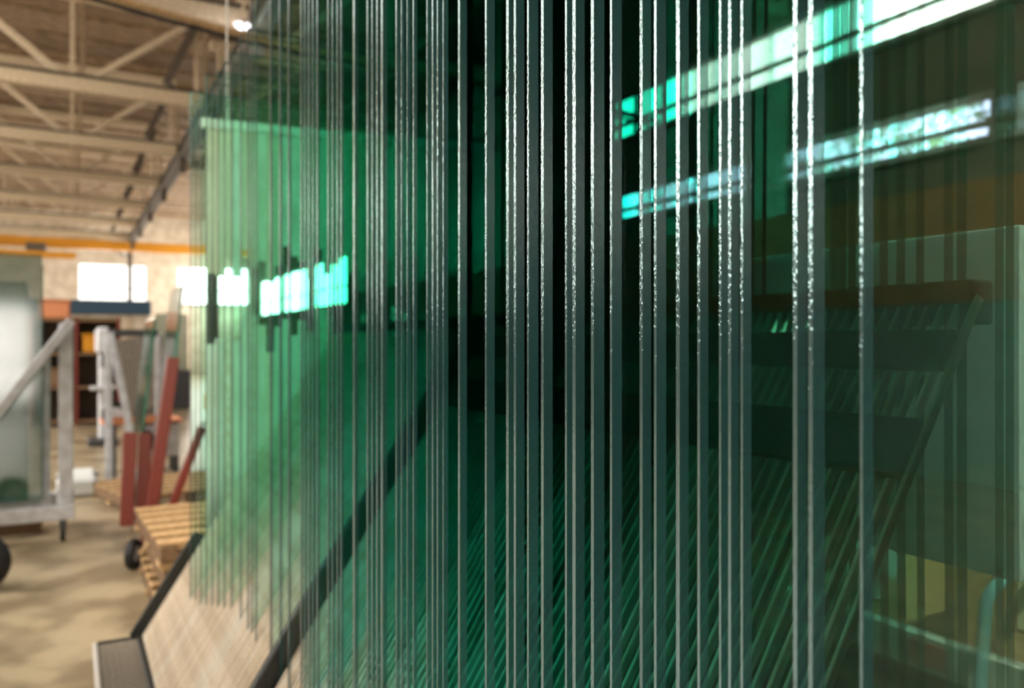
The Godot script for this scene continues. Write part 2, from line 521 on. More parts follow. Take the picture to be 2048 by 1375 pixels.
func build_roof() -> void:
	# the boards of the roof, seen from below: proud and set back by turns
	var rng := RandomNumberGenerator.new()
	rng.seed = 4
	var ceiling := get_node("ceiling")
	var s := 8.2
	var k := 0
	while s < S1 - 0.5:
		var w := 0.62
		part("roof_board", one_box(Vector3((X0 + X1) / 2, ROOF - 0.03 - 0.05 * (k % 2) - rng.randf() * 0.02, -(s + w / 2)), Vector3(X1 - X0, 0.09, w - 0.03), 0.012), [M.roof, M.roof_dark][0 if rng.randf() < 0.65 else 1], ceiling)
		s += w
		k += 1
	# trusses of the wide bay: chords, posts and braces
	var names := ["nearest pale roof truss, its broad lower chord crossing the top of the picture", "second pale roof truss from the camera, under the sloping cable", "third pale roof truss from the camera", "fourth pale roof truss from the camera", "fifth pale roof truss from the camera", "sixth pale roof truss from the camera, above the yellow crane beam", "farthest pale roof truss, close to the windowed end wall"]
	var first := thing("roof_truss", names[0], "truss", Vector3(0, 6.0, -11.75), 0.0, "roof trusses over the wide bay")
	part("bottom_chord", one_bar(Vector3(X0, 0.08, 0), Vector3(2.2, 0.08, 0), 0.2, 0.24, Vector3.UP, 0.012), M.truss, first)
	part("chord_flange", one_bar(Vector3(X0, 0.22, 0), Vector3(2.2, 0.22, 0), 0.34, 0.03), M.truss_dark, first)
	part("top_chord", one_bar(Vector3(X0, 1.66, 0), Vector3(2.2, 1.66, 0), 0.22, 0.16), M.truss, first)
	var px := 0.1
	var up := true
	for i in range(-4, 2):
		var x := px + i * 2.05
		part("post", one_bar(Vector3(x - 0.07, 0.22, 0.06), Vector3(x - 0.07, 1.6, 0.06), 0.07, 0.09, Vector3.BACK), M.truss, first)
		part("post", one_bar(Vector3(x + 0.09, 0.22, -0.06), Vector3(x + 0.09, 1.6, -0.06), 0.07, 0.09, Vector3.BACK), M.truss, first)
		if absi(i) % 2 == 0:
			part("brace", one_bar(Vector3(x + 0.25, 0.24, 0), Vector3(x + 1.95, 1.58, 0), 0.1, 0.12, Vector3.BACK), M.truss, first)
			part("brace", one_bar(Vector3(x - 0.25, 0.24, 0), Vector3(x - 1.95, 1.58, 0), 0.1, 0.12, Vector3.BACK), M.truss, first)
	part("end_strut", one_bar(Vector3(1.55, 0.3, 0.1), Vector3(2.1, 1.58, 0.1), 0.14, 0.16, Vector3.BACK), M.truss_dark, first)
	for i in range(1, 7):
		var t: Node3D = first.duplicate()
		t.name = numbered("roof_truss")
		add_child(t)
		t.position = Vector3(0, 6.0, -11.75 - 4.36 * i)
		t.set_meta("label", names[i])
	# trusses of the narrow bay on the right
	var rn := ["nearest roof truss of the right bay, seen dimly through the glass", "second roof truss of the right bay from the camera", "third roof truss of the right bay from the camera", "fourth roof truss of the right bay from the camera", "farthest roof truss of the right bay"]
	var second := thing("bay_truss", rn[0], "truss", Vector3(0, 6.0, -4.2), 0.0, "roof trusses over the right bay")
	part("bottom_chord", one_bar(Vector3(2.5, 0, 0), Vector3(X1, 0, 0), 0.2, 0.22, Vector3.UP, 0.012), M.truss, second)
	part("top_chord", one_bar(Vector3(2.5, 1.6, 0), Vector3(X1, 1.6, 0), 0.2, 0.16), M.truss, second)
	for i in 4:
		var x := 2.7 + i * 1.85
		part("post", one_bar(Vector3(x, 0.1, 0), Vector3(x, 1.55, 0), 0.12, 0.12, Vector3.BACK), M.truss, second)
		if i < 3:
			part("brace", one_bar(Vector3(x + 0.1, 0.1, 0), Vector3(x + 1.75, 1.5, 0), 0.1, 0.12, Vector3.BACK), M.truss, second)
	for i in range(1, 5):
		var t: Node3D = second.duplicate()
		t.name = numbered("bay_truss")
		add_child(t)
		t.position = Vector3(0, 6.0, -4.2 - 4.36 * i)
		t.set_meta("label", rn[i])
	# the long dark beam that carries the chord ends, on brackets and columns
	var beam := thing("roof_beam", "long dark steel beam running away under the ends of the roof trusses", "beam", Vector3(2.35, 6.02, 0))
	part("web", one_bar(Vector3(0, 0, -5.0), Vector3(0, 0, -S1), 0.1, 0.26), M.truss_dark, beam)
	for y in [-0.14, 0.14]:
		part("flange", one_bar(Vector3(0, y, -5.0), Vector3(0, y, -S1), 0.24, 0.04, Vector3.UP, 0.008), M.truss_dark, beam)
	for i in 7:
		part("bracket", one_bar(Vector3(-0.02, -0.45, -11.75 - 4.36 * i), Vector3(-0.02, -0.16, -11.75 - 4.36 * i), 0.16, 0.2, Vector3.BACK), M.truss_dark, beam)
	for i in 2:
		var c := thing("roof_column", ["nearer steel column under the long roof beam, hidden behind the glass row", "farther steel column under the long roof beam, beside the end wall"][i], "column", Vector3(2.35, 0, [-16.1, -40.0][i]))
		part("shaft", one_box(Vector3(0, 2.92, 0), Vector3(0.2, 5.8, 0.22), 0.015), M.truss_dark, c)
		part("base_plate", one_box(Vector3(0, 0.01, 0), Vector3(0.4, 0.02, 0.4)), M.truss_dark, c)
	# yellow crane beam across the hall
	var crane := thing("crane_beam", "yellow overhead crane beam spanning the hall before the end wall", "crane", Vector3(0, 5.72, -38.5))
	part("girder", one_bar(Vector3(X0 + 0.1, 0, 0), Vector3(X1 - 0.1, 0, 0), 0.4, 0.42, Vector3.UP, 0.02), M.yellow, crane)
	part("lower_girder", one_bar(Vector3(-2.6, -0.62, 1.2), Vector3(0.2, -0.62, 1.2), 0.25, 0.25, Vector3.UP, 0.02), M.yellow, crane)
	part("trolley", one_box(Vector3(-1.2, -0.34, 0.6), Vector3(0.7, 0.36, 1.4), 0.03), M.truss_dark, crane)
	for x in [X0 + 0.25, X1 - 0.25]:
		part("end_carriage", one_box(Vector3(x, -0.05, 0), Vector3(0.4, 0.3, 1.6), 0.03), M.yellow, crane)
	# cable hung in front of the trusses, and its hanger
	var cab := thing("sagging_cable", "pale cable conduit slung across the hall below the nearest truss", "cable", Vector3.ZERO)
	var pts := []
	for i in 25:
		var t := i / 24.0
		pts.append(Vector3(lerpf(-2.6, 5.2, t), lerpf(4.55, 3.75, t) - 0.05 * sin(PI * t), -7.0))
	part("conduit", one_tube(pts, 0.028, 8), M.wood, cab)
	var p2 := []
	for p in pts:
		p2.append(p + Vector3(0, -0.06, 0.02))
	part("wire", one_tube(p2, 0.016, 6), M.rubber, cab)
	part("hanger", one_bar(Vector3(1.28, 4.05, -7.0), Vector3(1.28, 7.8, -7.0), 0.02, 0.02), M.truss, cab)
	# a lit lamp under the nearest truss
	var lamp := thing("ceiling_lamp", "small oval white lamp glowing under the nearest truss chord", "lamp", Vector3(2.05, 5.84, -11.3))
	var st := st_new()
	lathe(st, [Vector2(0.001, -0.05), Vector2(0.07, -0.04), Vector2(0.1, -0.015), Vector2(0.11, 0.0), Vector2(0.001, 0.0)], Vector3.ZERO, Vector3.UP)
	part("glowing_shade", done(st), M.lamp, lamp)
	st = st_new()
	lathe(st, [Vector2(0.001, 0.08), Vector2(0.04, 0.08), Vector2(0.11, 0.02), Vector2(0.11, 0.0), Vector2(0.001, 0.0)], Vector3.ZERO, Vector3.UP)
	part("cap", done(st), M.truss, lamp)
	var ol := OmniLight3D.new()
	ol.name = "lamp_light"
	ol.position = Vector3(0, -0.14, 0)
	ol.light_energy = 0.35
	ol.light_size = 0.12
	ol.omni_range = 40.0
	ol.omni_attenuation = 2.0
	ol.shadow_enabled = true
	ol.light_color = Color(0.95, 0.95, 1.0)
	lamp.add_child(ol)

# ==================================================================== the rack
const PITCH := 0.023
const LEDGE := 0.3
const TANA := 1.577

func build_rack() -> void:
	var rack := thing("slatted_glass_rack", "slatted rack with a sloping cream back and ribbed grey ledge, holding the glass sheets", "rack", Vector3(0.25, LEDGE, 0))
	# local: x from the crease, y from the ledge
	var up := Vector3(1, TANA, 0).normalized()
	var nrm := Vector3(-up.y, up.x, 0)
	var foot := Vector3(0, 0, 0)
	var top := up * 1.5
	var rng := RandomNumberGenerator.new()
	rng.seed = 12
	var slat := one_bar(nrm * -0.007 + up * 0.01, nrm * -0.007 + top, 0.0065, 0.014, nrm, 0.0012)
	var rib := one_bar(Vector3(-0.152, -0.009, 0), Vector3(-0.004, -0.009, 0), 0.015, 0.018, Vector3.UP, 0.004)
	for k in range(28, 157):
		var z := -k * PITCH
		var o := part("slat", slat, [M.slat, M.slat, M.slat_b, M.slat_c][rng.randi() % 4], rack)
		o.position = Vector3(0, 0, z)
		if k > 105:
			var r := part("ledge_rib", rib, M.rib, rack)
			r.position = Vector3(0, 0, z)
	# under the slats
	part("tray", one_box(Vector3(0.35, -0.045, -1.86), Vector3(1.02, 0.05, 3.52), 0.004), M.tray, rack)
	for z in [-3.61]:
		part("side_bar", one_bar(nrm * 0.004 + up * -0.01 + Vector3(0, 0, z), nrm * 0.004 + up * 0.46 + Vector3(0, 0, z), 0.022, 0.075, nrm, 0.003), M.iron, rack)
		part("ledge_edge", one_box(Vector3(-0.08, -0.02, z), Vector3(0.15, 0.05, 0.018), 0.003), M.iron, rack)
	part("divider_bar", one_bar(nrm * 0.012 + Vector3(0, 0, -2.1), nrm * 0.012 + top + Vector3(0, 0, -2.1), 0.028, 0.07, nrm, 0.004), M.iron, rack)
	part("ledge_lip", one_box(Vector3(-0.163, -0.024, -1.9), Vector3(0.016, 0.056, 3.44), 0.003), M.frame, rack)
	part("crease_strip", one_bar(Vector3(-0.004, 0.004, -0.2), Vector3(-0.004, 0.004, -3.6), 0.016, 0.014, Vector3.UP, 0.003), M.iron, rack)
	# rails across the back, seen as dark bands between the lit stretches of slat
	for r in [[0.822, 0.849], [0.752, 0.789]]:
		var a: float = (r[0] - 0.2075) * 1.2
		var b: float = (r[1] - 0.2075) * 1.2
		var m := (a + b) / 2.0
		part("back_rail", one_bar(Vector3(m, m * TANA, -0.645) + nrm * 0.006, Vector3(m, m * TANA, -2.08) + nrm * 0.006, 0.012, (b - a) * 1.866, up, 0.002), M.iron, rack)
	part("back_panel", one_box(Vector3(0.87, 1.12, -1.32), Vector3(0.012, 0.48, 1.4), 0.002), M.frosted, rack)
	part("top_rail", one_bar(top + Vector3(0, 0, -0.645) - nrm * 0.02, top + Vector3(0, 0, -3.61) - nrm * 0.02, 0.05, 0.06, Vector3.UP, 0.004), M.iron, rack)
	for z in [-0.3, -1.2, -2.1, -3.0, -3.56]:
		part("leg", one_box(Vector3(0.0, -0.185, z), Vector3(0.06, 0.23, 0.06), 0.005), M.iron, rack)
		part("leg", one_box(Vector3(0.84, -0.185, z), Vector3(0.06, 0.23, 0.06), 0.005), M.iron, rack)
	for z in [-1.3, -3.62]:
		part("back_post", one_bar(Vector3(0.86, -0.07, z), Vector3(0.86, 1.29, z), 0.04, 0.04, Vector3.BACK, 0.004), M.iron, rack)

func ordinal(n: int) -> String:
	var tens := ["", "", "twenty", "thirty", "forty", "fifty"]
	var ones := ["", "first", "second", "third", "fourth", "fifth", "sixth", "seventh", "eighth", "ninth", "tenth", "eleventh", "twelfth", "thirteenth", "fourteenth", "fifteenth", "sixteenth", "seventeenth", "eighteenth", "nineteenth"]
	if n < 20:
		return ones[n]
	if n % 10 == 0:
		return ["", "", "twentieth", "thirtieth", "fortieth", "fiftieth"][n / 10]
	return tens[n / 10] + "-" + ones[n % 10]

# slot in the rack, how far out the front edge stands (mm), thickness (tenths of a mm)
const SLOT := [15, 17, 18, 20, 21, 22, 23, 24, 25, 26, 27, 29, 30, 31, 33, 34, 36, 37, 39, 43, 45, 46, 47, 48, 50, 51, 52, 53, 56, 58, 59, 60, 63, 67, 68, 69, 71, 74, 76, 77, 79, 80, 86, 90, 95, 103, 106, 108, 113, 119, 122, 125, 128, 131, 134, 138, 141]
const FRONT := [468, 473, 482, 473, 482, 494, 490, 486, 479, 480, 462, 472, 464, 469, 467, 462, 470, 472, 466, 471, 467, 468, 470, 471, 467, 466, 465, 465, 465, 472, 471, 470, 467, 470, 469, 466, 470, 466, 469, 466, 469, 466, 470, 469, 470, 468, 470, 467, 466, 462, 450, 441, 432, 422, 412, 407, 398]
const THICK := [77, 107, 95, 82, 86, 97, 96, 116, 116, 114, 123, 150, 142, 128, 150, 150, 150, 150, 150, 150, 100, 100, 100, 100, 90, 90, 80, 100, 150, 90, 90, 90, 150, 90, 90, 90, 90, 110, 110, 110, 110, 110, 130, 150, 150, 100, 100, 120, 120, 140, 130, 130, 130, 130, 130, 130, 130]

func build_sheets() -> void:
	var rng := RandomNumberGenerator.new()
	rng.seed = 77
	var n := SLOT.size()
	for i in n:
		var s: float = (SLOT[i] + 0.5) * PITCH
		var xf: float = FRONT[i] / 1000.0
		var t: float = THICK[i] / 10000.0
		var xb := 1.04 + rng.randf() * 0.05
		var yt := (2.45 if i > 46 else 2.62 + rng.randf() * 0.06) + rng.randf_range(-0.05, 0.05)
		var yb := LEDGE - 0.018
		var how := "thick" if t > 0.0125 else "thin"
		var look := "white-lit edge" if i >= 3 and i <= 13 else ("blurred grey edge" if i < 3 else ("crisp dark edge" if i < 28 else ("edge in green glow" if i < 48 else "soft pale edge")))
		var label := "%s tall glass sheet with %s, %s from the camera" % [how, look, ordinal(i + 1)]
		if i == 0:
			label = "tall glass sheet nearest the camera with a blurred grey edge"
		elif i == n - 1:
			label = "last and farthest tall glass sheet, beside the iron end bar of the rack"
		var o := thing("glass_sheet", label, "glass sheet", Vector3(xf, yb, -s), 0.0, "tall glass sheets standing on edge in the rack")
		var lean := deg_to_rad(0.0)
		o.rotation.z = lean
		sheet_parts(o, xb - xf, yt - yb, t, i)

func sheet_parts(o: Node3D, w: float, h: float, t: float, i: int) -> void:
	# local: x from the front edge backwards, y up from the bottom edge, z across; +z faces the camera
	var n := SLOT.size()
	var tinted := (n - 1 - i) % 5 in [0, 2] if i > 26 else (i % 2 == 1 if i < 14 else i % 3 != 0)
	var inside := Vector3(w / 2, h / 2, 0)
	var am := ArrayMesh.new()
	var z := t / 2
	var pw := t * ((0.27 if i < 28 else 0.6) + 0.16 * ((i * 7) % 5) / 4.0)      # the polished line on the far side of the edge
	var c := t * 0.42                                      # how far the ground bevel runs back
	var st := st_new()
	quad(st, Vector3(c, 0, z), Vector3(w, 0, z), Vector3(w, h, z), Vector3(c, h, z), inside)
	st.generate_normals()
	st.commit(am)
	var mats := [(M.tint_far if i > 44 else M.tint if i > 12 else M.tint_pale) if tinted else M.face]
	if i < 12:
		st = st_new()
		quad(st, Vector3(0.0, 0, -z), Vector3(w, 0, -z), Vector3(w, h, -z), Vector3(0.0, h, -z), inside)
		st.generate_normals()
		st.commit(am)
		mats.append(M.face)
	st = st_new()
	uvquad(st, Vector3(w, 0, z), Vector3(w, 0, -z), Vector3(w, h, -z), Vector3(w, h, z), inside, i)
	uvquad(st, Vector3(0, h, -z), Vector3(0, h, z), Vector3(w, h, z), Vector3(w, h, -z), inside, i)
	uvquad(st, Vector3(0, 0, -z), Vector3(0, 0, z), Vector3(w, 0, z), Vector3(w, 0, -z), inside, i)
	st.generate_normals()
	st.generate_tangents()
	st.commit(am)
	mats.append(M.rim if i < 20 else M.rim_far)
	var b := MeshInstance3D.new()
	b.name = "pane_body"
	b.mesh = am
	for k in mats.size():
		b.set_surface_override_material(k, mats[k])
	o.add_child(b, true)
	st = st_new()
	uvquad(st, Vector3(0, 0, -z + pw), Vector3(c, 0, z), Vector3(c, h, z), Vector3(0, h, -z + pw), inside, i)
	st.generate_normals()
	st.generate_tangents()
	part("ground_bevel", st.commit(), M.edge, o)
	st = st_new()
	uvquad(st, Vector3(0, 0, -z), Vector3(0, 0, -z + pw), Vector3(0, h, -z + pw), Vector3(0, h, -z), inside, i)
	st.generate_normals()
	st.generate_tangents()
	part("polished_edge", st.commit(), M.bevel, o)

func uvquad(st: SurfaceTool, a: Vector3, b: Vector3, c: Vector3, d: Vector3, inside: Vector3, i: int) -> void:
	# u across in 4 cm, v along in 60 cm; each sheet starts elsewhere
	var u1 := a.distance_to(b) / 0.03
	var v1 := b.distance_to(c) / 0.45
	var o := Vector2(i * 0.37, i * 0.613)
	var pts := [[a, o], [b, o + Vector2(u1, 0)], [c, o + Vector2(u1, v1)], [d, o + Vector2(0, v1)]]
	var turn: bool = Plane(a, b, c).normal.dot((a + b + c) / 3.0 - inside) < 0.0
	for f in [[0, 1, 2], [0, 2, 3]]:
		if turn:
			f = [f[0], f[2], f[1]]
		for k in f:
			st.set_uv(pts[k][1])
			st.add_vertex(pts[k][0])

# ==================================================================== left side
func pallet(at: Vector3, turn: float, label: String) -> void:
	var o := thing("wooden_pallet", label, "pallet", at, turn, "stacked wooden pallets")
	for i in 6:
		part("top_board", one_box(Vector3(0, 0.128, -0.5 + i * 0.2), Vector3(1.15, 0.022, 0.095), 0.004), M.wood, o)
	for i in 3:
		part("bearer", one_box(Vector3(-0.52 + i * 0.52, 0.067, 0), Vector3(0.09, 0.09, 1.12), 0.004), M.wood_dark, o)
	for i in 3:
		part("bottom_board", one_box(Vector3(0, 0.011, -0.5 + i * 0.5), Vector3(1.15, 0.022, 0.11), 0.004), M.wood, o)

func wheel(called: String, parent: Node, at: Vector3, r: float, w: float, axis := Vector3.RIGHT) -> void:
	var st := st_new()
	lathe(st, [Vector2(r * 0.55, -w / 2), Vector2(r * 0.92, -w / 2), Vector2(r, -w / 4), Vector2(r, w / 4), Vector2(r * 0.92, w / 2), Vector2(r * 0.55, w / 2)], at, axis)
	var o := part(called, done(st), M.rubber, parent)
	st = st_new()
	lathe(st, [Vector2(0.001, -w * 0.4), Vector2(r * 0.56, -w * 0.4), Vector2(r * 0.56, w * 0.4), Vector2(0.001, w * 0.4)], at, axis)
	part("hub", done(st), M.steel, o)

func build_left_side() -> void:
	# glass trolley at the left edge
	var t := thing("glass_trolley", "grey steel A-frame trolley carrying a glass sheet, at the left edge", "trolley", Vector3(0.0, 0, -7.05))
	part("post", one_bar(Vector3(-0.03, 0.2, 0), Vector3(-0.03, 1.66, 0), 0.1, 0.08, Vector3.BACK, 0.008), M.steel, t)
	part("inner_post", one_bar(Vector3(-0.17, 0.2, -0.28), Vector3(-0.17, 1.4, -0.28), 0.06, 0.06, Vector3.BACK, 0.008), M.steel, t)
	part("brace", one_bar(Vector3(-0.9, 0.36, 0.12), Vector3(0.01, 1.68, 0.06), 0.07, 0.1, Vector3.BACK, 0.008), M.steel, t)
	part("base_rail", one_bar(Vector3(-1.9, 0.22, 0.05), Vector3(0.03, 0.22, 0.05), 0.1, 0.11, Vector3.UP, 0.008), M.steel, t)
	part("base_rail", one_bar(Vector3(-1.9, 0.22, -0.62), Vector3(0.03, 0.22, -0.62), 0.1, 0.1, Vector3.UP, 0.008), M.steel, t)
	for x in [-1.8, -0.05]:
		part("cross_rail", one_bar(Vector3(x, 0.22, 0.0), Vector3(x, 0.22, -0.57), 0.08, 0.08, Vector3.UP, 0.008), M.steel, t)
		for z in [0.05, -0.62]:
			part("caster_fork", one_box(Vector3(x, 0.14, z), Vector3(0.05, 0.09, 0.07), 0.005), M.steel_dark, t)
			wheel("caster", t, Vector3(x, 0.055, z), 0.055, 0.035)
	var g := thing("leaning_glass_pane", "large greenish glass pane with rounded corner leaning on the trolley, catching window light", "glass pane", Vector3(-0.19, 0.29, -7.15))
	g.rotation.x = -0.01
	var st := st_new()
	bx(st, Vector3(-0.85, 0.95, 0), Vector3(1.7, 1.9, 0.012), 0.003)
	part("pane_body", done(st), M.glass_green, g)
	part("ground_edge", one_box(Vector3(0.004, 0.92, 0), Vector3(0.008, 1.8, 0.013), 0.002), M.edge, g)
	var g2 := thing("leaning_glass_pane", "second glass pane standing behind the large one on the trolley", "glass pane", Vector3(-0.3, 0.29, -7.34))
	g2.rotation.x = -0.03
	part("pane_body", one_box(Vector3(-0.75, 0.85, 0), Vector3(1.5, 1.7, 0.012), 0.003), M.glass_green, g2)
	part("ground_edge", one_box(Vector3(0.004, 0.85, 0), Vector3(0.008, 1.66, 0.013), 0.002), M.edge, g2)
	var bd := thing("plank_box", "low wooden crate on the floor under the glass trolley", "crate", Vector3(-0.75, 0, -7.45))
	for i in 2:
		part("plank", one_box(Vector3(0, 0.045 + i * 0.075, 0.1), Vector3(1.1, 0.07, 0.025), 0.004), M.wood_dark, bd)
		part("plank", one_box(Vector3(0, 0.045 + i * 0.075, -0.2), Vector3(1.1, 0.07, 0.025), 0.004), M.wood_dark, bd)
	for x in [-0.5, 0.5]:
		part("end_board", one_box(Vector3(x, 0.08, -0.05), Vector3(0.03, 0.15, 0.27), 0.004), M.wood_dark, bd)
	# black tyre at the left edge
	var ty := thing("rubber_tyre", "black rubber tyre standing on the floor at the lower left", "tyre", Vector3(-0.47, 0, -5.85))
	wheel("tread", ty, Vector3(0, 0.17, 0), 0.17, 0.1, Vector3(0.6, 0, -0.8))
	# red slanted rack beside the pallets
	var r := thing("red_steel_rack", "dark red steel rack with leaning posts beside the pallets", "rack", Vector3(0.47, 0, -6.1))
	part("main_post", one_bar(Vector3(-0.02, 0.03, 0.05), Vector3(0.17, 1.4, -0.05), 0.08, 0.09, Vector3.BACK, 0.006), M.red, r)
	part("rear_post", one_bar(Vector3(0.03, 0.03, 0.06), Vector3(0.34, 0.92, 0.12), 0.05, 0.07, Vector3.BACK, 0.006), M.red, r)
	part("channel_post", one_bar(Vector3(-0.13, 0.24, -0.05), Vector3(-0.1, 0.88, -0.12), 0.085, 0.1, Vector3.BACK, 0.006), M.red, r)
	part("channel_post", one_bar(Vector3(-0.03, 0.2, -0.12), Vector3(0.0, 0.86, -0.2), 0.08, 0.1, Vector3.BACK, 0.006), M.red, r)
	part("foot", one_box(Vector3(0.03, 0.05, 0.02), Vector3(0.2, 0.1, 0.24), 0.006), M.red, r)
	part("foot_rail", one_bar(Vector3(0.0, 0.22, -0.1), Vector3(0.0, 0.22, -1.6), 0.09, 0.08, Vector3.UP, 0.006), M.red, r)
	part("foot", one_box(Vector3(0.0, 0.09, -1.5), Vector3(0.12, 0.18, 0.14), 0.006), M.red, r)
	wheel("guide_wheel", r, Vector3(-0.1, 0.1, 0.2), 0.1, 0.05, Vector3(0.9, 0, 0.43).normalized())
	var names := ["dark-edged glass pane leaning upright on the red rack, taller of its pair", "shorter glass pane leaning upright on the red rack"]
	for i in 2:
		var p := thing("upright_glass_pane", names[i], "glass pane", Vector3([0.56, 0.42][i], 0.3, [-6.32, -6.6][i]))
		p.rotation.z = -0.1
		p.rotation.y = 0.0
		part("pane_body", one_box(Vector3(0.0, [0.82, 0.7][i], -0.4), Vector3(0.012, [1.64, 1.4][i], 0.8), 0.003), M.glass_green, p)
		part("dark_edge", one_box(Vector3(0.0, [0.82, 0.7][i], 0.004), Vector3(0.016, [1.63, 1.39][i], 0.008), 0.002), M.rim, p)
	# stacked pallets between the red rack and the glass row
	for i in 3:
		pallet(Vector3(0.97 + 0.03 * (i % 2), 0.14 * i, -5.28 - 0.01 * i), 0.02 * i, ["bottom wooden pallet of the stack beside the red rack", "middle wooden pallet of the stack beside the red rack", "top wooden pallet of the stack beside the red rack"][i])
	pallet(Vector3(0.86, 0, -8.55), 0.25, "weathered wooden pallet lying on the floor behind the red rack")
	# partition beyond the end of the row, seen only through the green sheets; daylight comes through between planks and strips
	var rng := RandomNumberGenerator.new()
	rng.seed = 31
	var b := thing("plank_partition", "cream partition of upright planks beyond the end of the glass row, with uneven top", "partition", Vector3(0.62, 0, -4.4))
	var c := thing("strip_curtain", "pale strip curtain hanging over the plank partition, with uneven lower ends", "curtain", Vector3(0.62, 1.8, -4.4))
	for k in 36:
		var x := 0.02 + k * 0.042
		var h := 1.56 + 0.06 * (k / 36.0) + rng.randf_range(-0.12, 0.12)
		part("plank", one_box(Vector3(x, h / 2, rng.randf_range(-0.004, 0.004)), Vector3(0.04, h, 0.022), 0.003), [M.board, M.board, M.slat_c][rng.randi() % 3], b)
		var lo := 0.11 + 0.08 * (k / 36.0) + rng.randf_range(-0.1, 0.1)
		part("strip", one_box(Vector3(x, (lo + 0.82) / 2, rng.randf_range(-0.004, 0.004)), Vector3(0.041, 0.82 - lo, 0.012), 0.002), [M.board, M.wall, M.wall][rng.randi() % 3], c)
	part("bottom_rail", one_box(Vector3(0.75, 0.12, -0.035), Vector3(1.52, 0.08, 0.04), 0.004), M.wood, b)
	part("middle_rail", one_box(Vector3(0.75, 1.2, -0.035), Vector3(1.52, 0.08, 0.04), 0.004), M.wood, b)
	for x in [0.2, 1.3]:
		part("foot", one_box(Vector3(x, 0.03, -0.04), Vector3(0.08, 0.06, 0.5), 0.006), M.wood, b)
	part("hanging_rail", one_box(Vector3(0.75, 0.84, 0), Vector3(1.56, 0.05, 0.04), 0.004), M.board, c)
	for x in [0.1, 1.4]:
		part("hanger", one_bar(Vector3(x, 0.86, 0), Vector3(x, ROOF - 1.85, 0), 0.008, 0.008), M.board, c)

func a_frame(called: String, label: String, at: Vector3, w: float, h: float) -> Node3D:
	var o := thing(called, label, "frame", at)
	part("leg", one_bar(Vector3(0, 0, 0.25), Vector3(0, h, 0), 0.07, 0.07, Vector3.BACK, 0.006), M.steel, o)
	part("leg", one_bar(Vector3(w * 0.62, 0.0, 0.25), Vector3(0.02, h, 0.02), 0.07, 0.07, Vector3.BACK, 0.006), M.steel, o)
	part("top_rail", one_bar(Vector3(0, h, 0), Vector3(w, h, 0), 0.06, 0.08, Vector3.UP, 0.006), M.steel_dark, o)
	part("middle_rail", one_bar(Vector3(0, h * 0.42, 0.06), Vector3(w, h * 0.42, 0.06), 0.05, 0.05), M.orange, o)
	part("leg", one_bar(Vector3(w, 0, 0), Vector3(w, h, 0), 0.06, 0.06, Vector3.BACK, 0.006), M.steel, o)
	return o

